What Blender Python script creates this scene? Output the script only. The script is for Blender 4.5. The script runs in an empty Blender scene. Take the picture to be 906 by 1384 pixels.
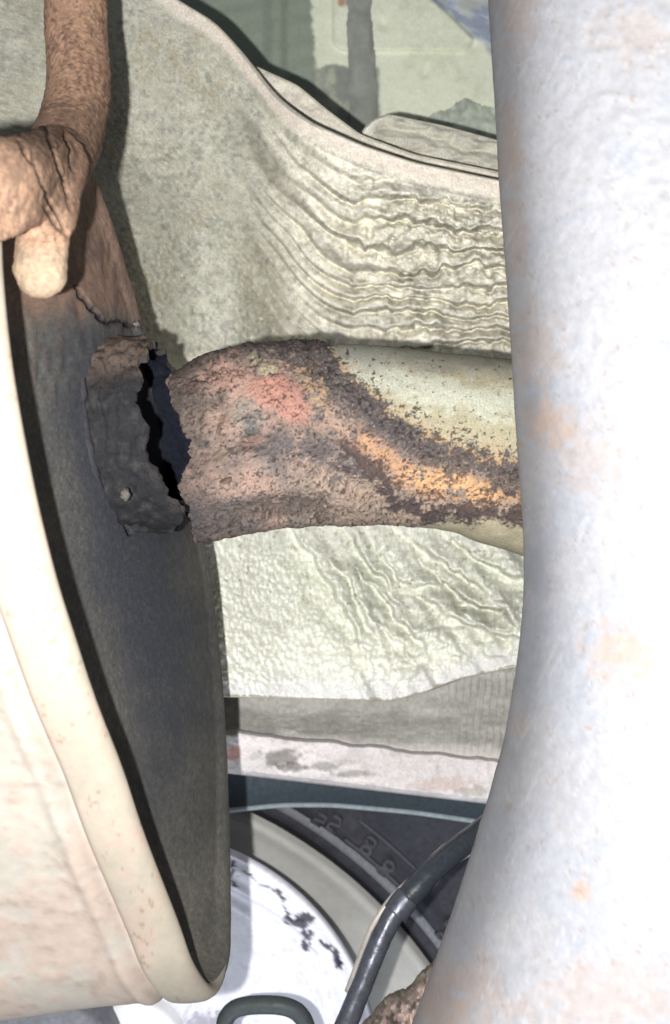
import bpy, math
import numpy as np
from mathutils import Vector

# ------------------------------------------------------------------ camera, light, exposure
S = bpy.context.scene
COL = S.collection
F = 1198.0                      # focal length in photograph pixels
CX, CY = 453.0, 692.0

cam_d = bpy.data.cameras.new("camera")
cam = bpy.data.objects.new("camera", cam_d)
COL.objects.link(cam)
cam.location = (0, 0, 0)
cam.rotation_euler = (math.radians(90), 0, 0)
cam_d.sensor_fit = 'VERTICAL'
cam_d.sensor_height = 24.0
cam_d.lens = 12.0 * F / 692.0
cam_d.clip_start = 0.005
cam_d.clip_end = 20
cam_d.dof.use_dof = True
cam_d.dof.focus_distance = 0.245
cam_d.dof.aperture_fstop = 13.0
S.camera = cam

W = bpy.data.worlds.new("World"); S.world = W; W.use_nodes = True
bg = W.node_tree.nodes["Background"]
bg.inputs[0].default_value = (0.90, 0.94, 1.0, 1)
bg.inputs[1].default_value = 0.11

fl = bpy.data.lights.new("phone_flash", 'POINT')
fl.energy = 5.2
fl.shadow_soft_size = 0.0022
fl.color = (1.0, 0.988, 0.97)
flo = bpy.data.objects.new("phone_flash", fl)
flo.location = (-0.020, 0.0, -0.006)
COL.objects.link(flo)

dl = bpy.data.lights.new("daylight_beside_car", 'AREA')   # daylight coming in past the wheel
dl.shape = 'RECTANGLE'; dl.size = 0.5; dl.size_y = 0.25
dl.energy = 2.6
dl.color = (0.86, 0.92, 1.0)
dlo = bpy.data.objects.new("daylight_beside_car", dl)
dlo.location = (-0.02, -0.12, -0.62)
dlo.rotation_euler = (Vector((-0.07, 0.36, -0.22)) - Vector(dlo.location)).to_track_quat('-Z', 'Y').to_euler()
COL.objects.link(dlo)

S.view_settings.view_transform = 'Standard'
S.view_settings.look = 'None'
S.view_settings.exposure = 0.12
S.view_settings.gamma = 1.0
S.view_settings.use_curve_mapping = False

# ------------------------------------------------------------------ numeric helpers
def R(x, y, d):
    x, y, d = np.broadcast_arrays(np.asarray(x, float), np.asarray(y, float), np.asarray(d, float))
    return np.stack([(x - CX) / F * d, d, (CY - y) / F * d], -1)

def to_px(P):
    return P[..., 0] / P[..., 1] * F + CX, CY - P[..., 2] / P[..., 1] * F

def lin(*c):
    c = np.array(c[0] if len(c) == 1 else c, float) / 255.0
    return np.where(c <= 0.04045, c / 12.92, ((c + 0.055) / 1.055) ** 2.4)

def ss(a, b, x):
    t = np.clip((x - a) / (b - a), 0, 1)
    return t * t * (3 - 2 * t)

def mixc(a, b, m):
    return a + (b - a) * np.asarray(m)[..., None]

def h32(ix, iy, iz, seed):
    with np.errstate(over='ignore'):
        n = (ix.astype(np.int64) * 374761393 + iy.astype(np.int64) * 668265263 + iz.astype(np.int64) * 1274126177 + seed * 974711) & 0xffffffff
        n = ((n ^ (n >> 13)) * 1274126177) & 0xffffffff
        n = ((n ^ (n >> 16)) * 2246822519) & 0xffffffff
        n = n ^ (n >> 15)
    return (n & 0xffffff) / float(0xffffff)

def vnoise(x, y, z=0.0, seed=0):
    x, y, z = np.broadcast_arrays(np.asarray(x, float), np.asarray(y, float), np.asarray(z, float))
    ix, iy, iz = np.floor(x), np.floor(y), np.floor(z)
    fx, fy, fz = x - ix, y - iy, z - iz
    ux, uy, uz = [t * t * t * (t * (t * 6 - 15) + 10) for t in (fx, fy, fz)]
    o = 0
    flat = not np.any(z)
    for dz in ((0,) if flat else (0, 1)):
        wz = 1.0 if flat else (uz if dz else 1 - uz)
        for dy in (0, 1):
            wy = uy if dy else 1 - uy
            for dx in (0, 1):
                wx = ux if dx else 1 - ux
                o = o + h32(ix + dx, iy + dy, iz + dz, seed) * wx * wy * wz
    return o

def fbm(x, y, z=0.0, octv=4, seed=0, gain=0.5):
    """about -1..1"""
    a, s, t, f = 1.0, 0.0, 0.0, 1.0
    for k in range(octv):
        s = s + a * (vnoise(np.asarray(x) * f + 17.3 * k, np.asarray(y) * f - 9.1 * k, np.asarray(z) * f, seed + k) * 2 - 1)
        t += a; a *= gain; f *= 2.03
    return s / t * 1.6

def worley(x, y, jit=1.0, seed=0):
    ix, iy = np.floor(x), np.floor(y)
    best = np.full(np.shape(x), 9.0); cell = np.zeros(np.shape(x))
    for dy in (-1, 0, 1):
        for dx in (-1, 0, 1):
            cx, cy = ix + dx, iy + dy
            z = np.zeros_like(cx)
            px = cx + 0.5 + (h32(cx, cy, z, seed) - 0.5) * jit
            py = cy + 0.5 + (h32(cx, cy, z, seed + 5) - 0.5) * jit
            d = np.hypot(px - x, py - y)
            m = d < best
            best = np.where(m, d, best); cell = np.where(m, h32(cx, cy, z, seed + 9), cell)
    return best, cell

def sm(x, pts, w=14.0):
    """smoothed piecewise-linear function through pts"""
    p = np.array(pts, float)
    o, t = 0, 0
    for k in np.linspace(-2, 2, 9):
        g = math.exp(-k * k / 2)
        o = o + g * np.interp(np.asarray(x, float) + k * w, p[:, 0], p[:, 1]); t += g
    return o / t

def catmull(pts, n, closed=False):
    p = np.array(pts, float)
    if closed:
        q = np.vstack([p[-1:], p, p[:2]])
    else:
        q = np.vstack([2 * p[0] - p[1], p, 2 * p[-1] - p[-2]])
    out = []
    for i in range(len(q) - 3):
        t = np.linspace(0, 1, 40, endpoint=False)[:, None]
        a, b, c, d = q[i], q[i + 1], q[i + 2], q[i + 3]
        out.append(0.5 * (2 * b + (c - a) * t + (2 * a - 5 * b + 4 * c - d) * t ** 2 + (3 * b - a - 3 * c + d) * t ** 3))
    out = np.vstack(out)
    out = np.vstack([out, out[:1] if closed else p[-1:]])
    L = np.concatenate([[0], np.cumsum(np.linalg.norm(np.diff(out, axis=0), axis=1))])
    s = np.linspace(0, L[-1], n + 1 if closed else n)
    if closed: s = s[:-1]
    return np.stack([np.interp(s, L, out[:, k]) for k in range(out.shape[1])], -1)

def psigned(x, y, pts):
    best = np.full(np.shape(x), 1e9); sg = np.ones(np.shape(x)); al = np.zeros(np.shape(x)); n = len(pts) - 1
    for i in range(n):
        (ax, ay), (bx, by) = pts[i], pts[i + 1]
        dx, dy = bx - ax, by - ay
        t = np.clip(((x - ax) * dx + (y - ay) * dy) / (dx * dx + dy * dy), 0, 1)
        d = np.hypot(x - ax - t * dx, y - ay - t * dy); m = d < best
        best = np.where(m, d, best); al = np.where(m, (i + t) / n, al)
        sg = np.where(m, np.sign((x - ax) * dy - (y - ay) * dx), sg)
    return best * sg, al

def pdist(x, y, pts):
    """distance in pixels from a polyline, and how far along it (0..1)"""
    best = np.full(np.shape(x), 1e9); along = np.zeros(np.shape(x))
    n = len(pts) - 1
    for i in range(n):
        (ax, ay), (bx, by) = pts[i], pts[i + 1]
        dx, dy = bx - ax, by - ay
        t = np.clip(((x - ax) * dx + (y - ay) * dy) / (dx * dx + dy * dy), 0, 1)
        d = np.hypot(x - ax - t * dx, y - ay - t * dy)
        m = d < best
        best = np.where(m, d, best); along = np.where(m, (i + t) / n, along)
    return best, along

# ------------------------------------------------------------------ object helpers
def thing(name, label, cat, loc=(0, 0, 0), group=None):
    o = bpy.data.objects.new(name, None); COL.objects.link(o)
    o.empty_display_size = 0.01
    o.location = tuple(float(v) for v in loc)
    o["label"] = label; o["category"] = cat
    if group: o["group"] = group
    return o

def tag(o, label, cat, group=None):
    o["label"] = label; o["category"] = cat
    if group: o["group"] = group
    return o

def wloc(o):
    v = np.zeros(3)
    while o is not None:
        v = v + np.array(o.location); o = o.parent
    return v

def link(name, V, Fc, mat, parent=None, col=None, smooth=True, base=None):
    V = np.asarray(V, float).reshape(-1, 3)
    org = wloc(parent) if parent is not None else (V.mean(0) if base is None else np.array(base, float))
    me = bpy.data.meshes.new(name)
    if isinstance(Fc, np.ndarray): Fc = Fc.astype(np.int32)
    me.from_pydata((V - org).astype(np.float32), [], Fc)
    if col is not None:
        a = me.attributes.new("Col", 'FLOAT_COLOR', 'POINT')
        c = np.ones((len(V), 4), np.float32); c[:, :3] = np.clip(np.asarray(col, float).reshape(-1, 3), 0.004, 0.95)
        a.data.foreach_set("color", c.ravel())
    me.polygons.foreach_set("use_smooth", [smooth] * len(me.polygons))
    me.materials.append(mat)
    me.update()
    o = bpy.data.objects.new(name, me); COL.objects.link(o)
    if parent is not None: o.parent = parent
    else: o.location = tuple(float(v) for v in org)
    return o

def gfaces(nu, nv, wu=False, wv=False, flip=False):
    I = np.arange(nu * nv).reshape(nu, nv)
    if wu: I = np.vstack([I, I[:1]])
    if wv: I = np.hstack([I, I[:, :1]])
    q = np.stack([I[:-1, :-1], I[1:, :-1], I[1:, 1:], I[:-1, 1:]], -1).reshape(-1, 4)
    return q[:, ::-1] if flip else q

def gridobj(name, P, mat, parent=None, col=None, wu=False, wv=False, flip=False, smooth=True):
    return link(name, P, gfaces(P.shape[0], P.shape[1], wu, wv, flip), mat, parent, col, smooth)

def sweep(path, rad, seg=14, squash=None):
    """rings (n,seg,3) along a path; rad scalar or per-point"""
    p = np.asarray(path, float); n = len(p)
    rad = np.broadcast_to(np.asarray(rad, float), (n,))
    t = np.gradient(p, axis=0); t /= np.linalg.norm(t, axis=1)[:, None]
    up = np.array([0.0, 1.0, 0.0])
    b = np.cross(t, up); b /= np.linalg.norm(b, axis=1)[:, None] + 1e-12
    c = np.cross(b, t)
    a = np.linspace(0, 2 * np.pi, seg, endpoint=False)
    k = 1.0 if squash is None else squash
    return p[:, None] + rad[:, None, None] * (np.cos(a)[None, :, None] * b[:, None] + k * np.sin(a)[None, :, None] * c[:, None])

def tubeobj(name, path, rad, mat, parent=None, seg=14, col=None, caps=True, squash=None, noise=0.0, nscale=300.0):
    P = sweep(path, rad, seg, squash)
    if noise:
        cen = np.asarray(path)[:, None]
        d = P - cen
        P = cen + d * (1 + noise * fbm(P[..., 0] * nscale, P[..., 1] * nscale, P[..., 2] * nscale + 3.1, 3, 5))[..., None]
    n = len(P)
    q = [tuple(f) for f in gfaces(n, seg, wv=True).tolist()]
    if caps:
        q.append(tuple(range(seg))); q.append(tuple(range((n - 1) * seg, n * seg))[::-1])
    return link(name, P, q, mat, parent, col)

def revolve(name, prof, c, mat, parent=None, seg=200, noise=0.0, colf=None, a0=0.0, a1=2 * np.pi):
    """prof: (radius, y offset) about an axis along Y through c"""
    pr = np.array(prof, float)
    full = abs(a1 - a0 - 2 * np.pi) < 1e-6
    a = np.linspace(a0, a1, seg, endpoint=not full)
    P = np.empty((seg, len(pr), 3))
    P[..., 0] = c[0] + np.cos(a)[:, None] * pr[None, :, 0]
    P[..., 1] = c[1] + pr[None, :, 1]
    P[..., 2] = c[2] + np.sin(a)[:, None] * pr[None, :, 0]
    if noise:
        P[..., 1] += noise * fbm(P[..., 0] * 220, P[..., 2] * 220, 0.0, 4, 3)
    return gridobj(name, P, mat, parent, None if colf is None else colf(P), wu=full)

# ------------------------------------------------------------------ materials
def mat(name, color=None, rough=0.6, metal=0.0, spec=0.4, grain=None, bump=None, mott=None, rvar=0.15):
    """color None: reads the vertex colour 'Col'. grain=(scale, amount), mott=(scale, colour, amount), bump=(scale, strength, distance)"""
    m = bpy.data.materials.new(name); m.use_nodes = True
    nt = m.node_tree; N = nt.nodes; L = nt.links
    b = N["Principled BSDF"]
    b.inputs["Metallic"].default_value = metal
    b.inputs["Specular IOR Level"].default_value = spec
    tc = N.new("ShaderNodeTexCoord")
    if color is None:
        a = N.new("ShaderNodeAttribute"); a.attribute_name = "Col"; out = a.outputs["Color"]
    else:
        a = N.new("ShaderNodeRGB"); a.outputs[0].default_value = (*[float(v) for v in color], 1); out = a.outputs[0]
    def noise(sc, det=6, ro=0.62):
        n = N.new("ShaderNodeTexNoise"); n.inputs["Scale"].default_value = sc
        n.inputs["Detail"].default_value = det; n.inputs["Roughness"].default_value = ro
        L.new(tc.outputs["Object"], n.inputs["Vector"]); return n
    if mott:
        n = noise(mott[0]); r = N.new("ShaderNodeMapRange")
        r.inputs[1].default_value = 0.45; r.inputs[2].default_value = 0.68
        r.inputs[3].default_value = 0; r.inputs[4].default_value = mott[2]
        L.new(n.outputs["Fac"], r.inputs[0])
        x = N.new("ShaderNodeMix"); x.data_type = 'RGBA'
        x.inputs[7].default_value = (*[float(v) for v in mott[1]], 1)
        L.new(r.outputs[0], x.inputs[0]); L.new(out, x.inputs[6]); out = x.outputs[2]
    if grain:
        n = noise(grain[0], 5, 0.7); r = N.new("ShaderNodeMapRange")
        r.inputs[1].default_value = 0.3; r.inputs[2].default_value = 0.7
        r.inputs[3].default_value = 1 - grain[1]; r.inputs[4].default_value = 1 + grain[1]
        L.new(n.outputs["Fac"], r.inputs[0])
        x = N.new("ShaderNodeMix"); x.data_type = 'RGBA'; x.blend_type = 'MULTIPLY'; x.inputs[0].default_value = 1
        L.new(out, x.inputs[6]); L.new(r.outputs[0], x.inputs[7]); out = x.outputs[2]
    L.new(out, b.inputs["Base Color"])
    n = noise(350, 4); r = N.new("ShaderNodeMapRange")
    r.inputs[1].default_value = 0.3; r.inputs[2].default_value = 0.7
    r.inputs[3].default_value = max(rough - rvar, 0.05); r.inputs[4].default_value = min(rough + rvar, 1)
    L.new(n.outputs["Fac"], r.inputs[0]); L.new(r.outputs[0], b.inputs["Roughness"])
    if bump:
        n = noise(bump[0], 6, 0.65); bp = N.new("ShaderNodeBump")
        bp.inputs["Strength"].default_value = bump[1]; bp.inputs["Distance"].default_value = bump[2]
        L.new(n.outputs["Fac"], bp.inputs["Height"]); L.new(bp.outputs[0], b.inputs["Normal"])
    return m

M = {
    'shield': mat("embossed_aluminium", None, 0.62, 0.0, 0.28, grain=(1500, 0.26), bump=(1300, 0.4, 0.0005)),
    'hem': mat("sheet_edge", lin(176, 172, 158), 0.55, 0.2, 0.4, grain=(700, 0.2)),
    'rust': mat("rusty_steel", None, 0.85, 0.0, 0.2, grain=(1800, 0.28), bump=(1500, 0.4, 0.0004)),
    'soot': mat("soot_shade_black", (0.007, 0.008, 0.013), 0.95, 0.0, 0.1, grain=(800, 0.4), bump=(900, 0.5, 0.0006)),  # soot; the darkness of the unlit pipe interior is put into its near-black
    'plate': mat("stained_end_plate", None, 0.75, 0.1, 0.25, grain=(1500, 0.22), bump=(1600, 0.25, 0.0003)),
    'shell': mat("dusty_muffler_shell", None, 0.75, 0.0, 0.2, grain=(500, 0.06), bump=(500, 0.12, 0.0003)),
    'hanger': mat("tan_rust_rod", None, 0.85, 0.0, 0.2, grain=(1100, 0.25), bump=(900, 0.25, 0.0004)),
    'axle': mat("pale_primer_steel", None, 0.7, 0.0, 0.2, grain=(700, 0.08), bump=(500, 0.10, 0.0003)),
    'pan': mat("underbody_paint", None, 0.6, 0.0, 0.3, grain=(700, 0.10), bump=(500, 0.2, 0.0004)),
    'beam': mat("dirty_grey_beam", None, 0.75, 0.0, 0.3, grain=(900, 0.16), bump=(800, 0.3, 0.0004)),
    'liner': mat("dark_liner", lin(52, 62, 70), 0.7, 0.0, 0.3, grain=(500, 0.2), bump=(500, 0.2, 0.0004)),
    'liner_lip': mat("liner_lip", lin(130, 140, 145), 0.6, 0.0, 0.3, grain=(500, 0.2)),
    'tyre': mat("tyre_rubber", lin(50, 51, 58), 0.75, 0.0, 0.25, grain=(400, 0.18), bump=(700, 0.35, 0.0005), mott=(60, lin(72, 71, 75), 0.5)),
    'tyre_edge': mat("tyre_ridge", lin(120, 121, 126), 0.7, 0.0, 0.3, grain=(500, 0.2)),
    'tyre_mark': mat("tyre_moulding", lin(72, 72, 78), 0.7, 0.0, 0.3, grain=(500, 0.25)),
    'rim': mat("grey_wheel_rim", lin(186, 185, 180), 0.6, 0.0, 0.35, grain=(300, 0.06), mott=(45, lin(164, 163, 158), 0.5), bump=(500, 0.1, 0.0003)),
    'drum': mat("white_drum", None, 0.6, 0.0, 0.3, grain=(700, 0.05), bump=(260, 0.2, 0.0005)),
    'daylight_hub': mat("daylight_hub_white", (0.88, 0.89, 0.90), 0.5, 0.0, 0.3),
    'hose': mat("hose_rubber", lin(54, 59, 66), 0.28, 0.0, 0.5, grain=(700, 0.15), bump=(700, 0.2, 0.0004)),
    'pipe_metal': mat("dull_metal_tube", lin(92, 95, 105), 0.33, 0.4, 0.5, grain=(500, 0.2), bump=(600, 0.25, 0.0005), mott=(150, lin(70, 72, 84), 0.6)),
    'wire': mat("pale_wire", lin(190, 182, 174), 0.5, 0.2, 0.4, grain=(500, 0.15)),
    'loop': mat("dark_rubber_loop", lin(62, 68, 70), 0.6, 0.0, 0.3, grain=(500, 0.15)),
    'drumdark': mat("dark_casting", lin(120, 122, 128), 0.7, 0.0, 0.3, grain=(400, 0.25)),
}

# ------------------------------------------------------------------ floor pan of the car (behind everything)
def build_floor_pan():
    t = thing("floor_pan", "pale green painted car floor with grey worn patches above the heat shield", "floor pan", R(500, 60, .43))
    xs = np.arange(150, 1000, 2.2); ys = np.arange(-160, 330, 2.2)
    X, Y = np.meshgrid(xs, ys, indexing='ij')
    n1 = fbm(X / 40, Y / 40, 0.0, 5, 11); n2 = fbm(X / 9, Y / 9, 0.0, 4, 12)
    pale = lin(238, 243, 220); grey = lin(150, 160, 146); dark = lin(146, 151, 143); blue = lin(160, 170, 188)
    ribs = 0.5 + 0.5 * np.sin((Y + 0.25 * X + 6 * n1) / 5.0)
    hgt = 0.0005 * n1
    # ribbed grey-green section
    left = ss(424, 418, X + 3 * n2 - Y * 0.07)
    col = mixc(np.broadcast_to(pale, X.shape + (3,)), grey, left)
    hgt = hgt + left * (0.0003 * ribs * ss(250, 300, X) + 0.0035 * ss(352, 372, X) * ss(392, 376, X))
    # grey bare area below the pale strip and along the web
    yb = sm(X, [(360, 112), (400, 104), (430, 92), (450, 86), (468, 92), (480, 90), (500, 90)], 4)
    ga = ss(-3, 3, Y - yb + 2.5 * n2) * ss(512, 504, X + 2 * n2 - 0.04 * Y)
    col = mixc(col, dark * 1.02, ga * (1 - left * 0.4))
    # pale pressed panel with rounded corner
    dx = np.abs(X - 545) - 78; dy = np.abs(Y + 20) - 72
    sd = np.hypot(np.maximum(dx, 0), np.maximum(dy, 0)) + np.minimum(np.maximum(dx, dy), 0) - 16
    hgt = hgt + 0.0022 * ss(3, -2, np.maximum(sd, ((X - 586) * .9 - Y * .92) * .7))
    # blue-grey undercoat at the corner
    bl = ss(-7, 7, (X - 586) * 0.9 - Y * 0.92 + 10 * n1)
    st = fbm((X + 2 * Y) / 60, (Y * 1.0 - X * .5) / 9, 0.0, 4, 14)
    col = mixc(col, mixc(np.broadcast_to(blue, X.shape + (3,)), lin(196, 204, 214), ss(-.2, .7, st)), bl)
    # small dents and dirt
    for (px, py, r) in ((518, 33, 8), (578, 92, 7), (574, 100, 6), (640, 60, 9)):
        hgt = hgt - 0.0013 * np.exp(-((X - px) ** 2 + (Y - py) ** 2) / (r * r))
    col = mixc(col, lin(214, 216, 190), 0.5 * ss(.1, .9, n1 + .4 * n2) * (1 - left))
    r2 = (X - 462) ** 2 + (Y - 3) ** 2
    col = mixc(col, lin(180, 130, 104), ss(60, 10, r2) * .8)
    P = R(X, Y, .410 - hgt + 0.02 * ss(200, 150, X))
    gridobj("painted_sheet", P, M['pan'], t, col)
    # upright web between the two pale panels
    y = np.linspace(-150, 182, 120); prof = np.array([(-19, .0), (-15, -.0008), (-9, -.0016), (9, -.0016), (14, -.0008), (19, .0005)])
    Xg = 486 + (y * 0.04)[:, None] + prof[None, :, 0] * (1 + 0.08 * fbm(y / 14, 0 * y, 0.0, 3, 21))[:, None]
    Yg = np.repeat(y[:, None], len(prof), 1)
    gridobj("stiffening_rib", R(Xg, Yg, .408 + prof[None, :, 1] + 0 * Yg), M['pan'], t,
            np.broadcast_to(lin(152, 155, 148), Xg.shape + (3,)) * (1 + .2 * fbm(Xg / 8, Yg / 20, 0.0, 3, 2))[..., None])
    # ragged grey sheet below the pale panel
    x = np.arange(505, 980, 2.0)
    top = sm(x, [(505, 168), (560, 164), (590, 154), (610, 146), (625, 134), (640, 141), (670, 146), (980, 170)], 2) + 3 * fbm(x / 7, x * 0, 0.0, 3, 8)
    v = np.linspace(0, 1, 40)
    Yg = top[:, None] + v[None] * 130; Xg = np.repeat(x[:, None], 40, 1)
    gridobj("torn_sealant", R(Xg, Yg, .402 - .0015 * fbm(Xg / 12, Yg / 12, 0.0, 3, 4)), M['pan'], t,
            np.broadcast_to(lin(182, 190, 176), Xg.shape + (3,)) * (1 + .18 * fbm(Xg / 9, Yg / 9, 0.0, 4, 3))[..., None])
build_floor_pan()

# ------------------------------------------------------------------ embossed heat shield
YTOP = [(-140, -150), (150, -70), (205, -25), (238, 0), (290, 31), (330, 75), (355, 108), (375, 133), (420, 167), (490, 198), (560, 221), (670, 244), (760, 262), (1000, 310)]
YBOT = [(-140, 935), (280, 940), (420, 943), (530, 946), (575, 934), (620, 916), (700, 900), (1000, 880)]

def shield_depth(X, Y):
    e = np.maximum(Y - sm(X, YTOP, 10) - 30, 0)
    wr = ss(310, 450, X)
    up_r = 0.292 + 0.085 * (np.clip(e / 270, 0, 1) * .8 + .2 * ss(0, 270, e))
    up_l = 0.306 + 0.010 * np.clip((Y - 60) / 400, -.3, 1) + 0.016 * ss(120, 340, X) * ss(20, 160, e) - .022 * ss(275, 150, X) * ss(200, 330, Y)
    up = up_l + (up_r - up_l) * wr
    low = 0.345 - 0.024 * ss(700, 960, Y) + 0.004 * np.sin((X - 300) / 90) - .016 * ss(420, 250, X)
    return up + (low - up) * ss(470, 690, Y)

def build_heat_shield():
    t = thing("heat_shield", "embossed aluminium heat shield with wavy ridges behind the rusty pipe", "heat shield", R(480, 930, .33))
    xs = np.concatenate([np.arange(-140, 130, 6.0), np.arange(130, 730, 1.5), np.arange(730, 1000, 6.0)])
    vs = np.concatenate([np.linspace(0, .56, 470, endpoint=False), np.linspace(.56, .72, 40, endpoint=False), np.linspace(.72, 1, 190)])
    yt, yb = sm(xs, YTOP, 10), sm(xs, YBOT, 8)
    # keep rows dense where they are seen: parametrise by absolute height
    Y = yt[:, None] + vs[None] * (yb - yt)[:, None]
    X = np.repeat(xs[:, None], len(vs), 1)
    D = shield_depth(X, Y)
    e = Y - yt[:, None]
    n1 = fbm(X / 55, Y / 55, 0.0, 4, 31); n2 = fbm(X / 14, Y / 14, 0.0, 4, 32); n3 = fbm(X / 5, Y / 5, 0.0, 3, 33)
    upper = ss(500, 470, Y)
    # flowing ridges of the upper half
    xx = np.clip(480 - X, 0, 200)
    s = Y + 118 * (xx / 130) ** 1.55 + 8 * fbm(X / 110, Y / 60, 0.0, 2, 34) + 3.6 * fbm(X / 15, Y / 40, 0.0, 2, 35) * ss(430, 520, X)
    ph = math.pi * (s / 26.5 + .75 * np.sin(s / 70))
    u_ = ph / math.pi + .16 * n2 * ss(430, 520, X)
    u_ = u_ - np.floor(u_)
    ridge = np.where(u_ < .70, np.sin(np.clip(u_ / .70, 0, 1) * math.pi / 2) ** .95, .5 + .5 * np.cos(np.clip((u_ - .70) / .30, 0, 1) * math.pi))
    minor = np.abs(np.sin(ph * 2 + 1.5 * n1)) ** 0.8
    amp = upper * ss(22, 52, e) * (0.22 + 0.78 * ss(375, 490, X)) * ss(322, 390, X + (Y - 250) * -.12)
    amp = amp * (0.95 + 0.45 * fbm(X / 80, s / 26, 0.0, 2, 36)) * (0.5 + .5 * ss(220, 280, Y))
    h = amp * (0.0100 * ridge + 0.0007 * minor * ss(420, 520, X))
    # broad soft folds where the sheet turns
    s2 = (Y + 140 * (np.clip(470 - X, 0, 250) / 130) ** 1.4)
    h = h + 0.0026 * upper * np.sin(s2 / 15) * ss(320, 360, X) * ss(470, 400, X) * ss(15, 50, e) * ss(430, 330, Y)
    # emboss
    w1, c1 = worley(X / 7.6, Y / 7.6, 0.95, 41)
    peb = ss(.62, .12, w1)
    worn = ss(-.4, .5, fbm(X / 70, Y / 70, 0.0, 3, 42))
    h = h + upper * 0.00060 * peb * (0.25 + .75 * worn) * ss(20, 60, e) * (0.6 + .4 * ss(400, 520, X)) * ss(-60, 140, Y - 0.25 * X)
    lowm = ss(690, 715, Y)
    w2, c2 = worley((X + .12 * Y) / 6.8 + 0.35 * n2 + .8 * n1, (Y - .1 * X) / 10.0 + .3 * n2 + .6 * n1, 0.75, 43)
    bump2 = ss(.6, .1, w2)
    edge_fade = ss(0, 26, yb[:, None] - Y)
    h = h + lowm * bump2 * 0.00085 * (0.4 + .6 * edge_fade) * (0.7 + .5 * n1)
    # creases of the lower half
    cre = [([(398, 712), (428, 763), (455, 807), (477, 840), (484, 862)], 8, .0045),
           ([(468, 716), (492, 752), (512, 778), (530, 800)], 6, .0030),
           ([(499, 790), (527, 818), (541, 840), (566, 868), (572, 886)], 5, .0038),
           ([(516, 745), (538, 779), (571, 796), (596, 784)], 5, .0026),
           ([(588, 772), (621, 801), (648, 818), (682, 826), (694, 848)], 5, .0042),
           ([(549, 726), (593, 752), (637, 785), (662, 807)], 6, .0028),
           ([(600, 716), (650, 760), (690, 775), (740, 780)], 6, .0025),
           ([(455, 770), (480, 800), (500, 838), (512, 862)], 4, .0022),
           ([(560, 800), (600, 830), (630, 846), (660, 850)], 5, .0024),
           ([(520, 850), (545, 872), (556, 890)], 4, .0022),
           ([(640, 840), (670, 862), (700, 868)], 5, .0025)]
    wx = X + 5 * fbm(X / 26, Y / 26, 0.0, 2, 44); wy = Y + 5 * fbm(X / 24, Y / 24, 0.0, 2, 45)
    for pts, w, dep in cre:
        sd, al = psigned(wx, wy, pts)
        f = np.sin(np.clip(al, .03, .97) * math.pi) ** .5
        h = h + lowm * dep * 2.1 * f * np.tanh(sd / 2.4) * np.exp(-(sd / (3.6 * w)) ** 2)
    rk = ss(430, 520, X) * lowm * edge_fade * ss(790, 830, Y)
    h = h + rk * 0.0012 * (np.abs(fbm(X / 26, Y / 19, 0.0, 2, 46)) * 2 - .6)
    h = h + lowm * ss(400, 480, X) * 0.0034 * fbm((X - .55 * Y) / 30, (Y + .3 * X) / 85, 0.0, 2, 47)
    h = h + 0.0005 * n2 * .5
    # sheet colour, with some light and shade put in
    base_u = lin(214, 210, 196); base_l = lin(218, 219, 208)
    col = mixc(np.broadcast_to(base_u, X.shape + (3,)), base_l, ss(520, 690, Y))
    col = col * (1 + .10 * n1 + .08 * n2)[..., None]
    dirt = ss(.05, .75, .55 * n2 + .55 * n3 + .35 * n1) * (0.35 + .65 * worn)
    col = mixc(col, lin(172, 171, 158), upper * ss(430, 330, X))
    col = mixc(col, lin(128, 120, 98), .75 * dirt * upper * ss(430, 330, X))
    col = col * (1 + (.30 * n3 + .14 * n2) * upper + .10 * n3 * lowm)[..., None]
    col = mixc(col, lin(150, 146, 122), (.34 * ss(.4, .05, peb) * worn * upper * ss(20, 50, e)) + .30 * ss(.35, .0, bump2) * lowm * (.5 + .5 * edge_fade))  # grime between emboss bumps, with recess shade put into the same colour
    col = mixc(col, lin(140, 136, 112), .40 * dirt * upper * ss(380, 480, X))
    speck = ss(.74, .9, n3 + .3 * fbm(X / 3.1, Y / 3.1, 0.0, 2, 48))
    col = mixc(col, lin(70, 60, 48), .22 * speck * upper * ss(520, 380, X))
    col = mixc(col, lin(240, 238, 226), .7 * ((c1 < .012) & (w1 < .26)) * upper * ss(300, 420, Y))
    gr = ss(.2, 1.1, n1 + .5 * n2) * lowm * ss(900, 800, Y)
    col = mixc(col, lin(184, 190, 172), .5 * gr)
    col = mixc(col, lin(120, 118, 96), .6 * ss(.66, .85, n3 + .2 * n2) * lowm * ss(900, 800, Y))
    col = mixc(col, lin(206, 204, 206), ss(40, 5, yb[:, None] - Y + 10 * n2) * .7)
    band = ss(30, 16, e + 3 * n2) * upper
    col = mixc(col, lin(216, 205, 192), .8 * band)  # edge band lightened in colour, as the part turned to the flash
    P = R(X, Y, D - h)
    gridobj("embossed_sheet", P, M['shield'], t, col)
    top = P[:, 0]; bot = P[:, -1]
    tubeobj("folded_edge", top[::3] + np.array([0, .0006, 0]), .0007, M['hem'], t, 8)
    tubeobj("folded_edge", bot[::3] + np.array([0, .0006, 0]), .0006, M['hem'], t, 8)
build_heat_shield()

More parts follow.
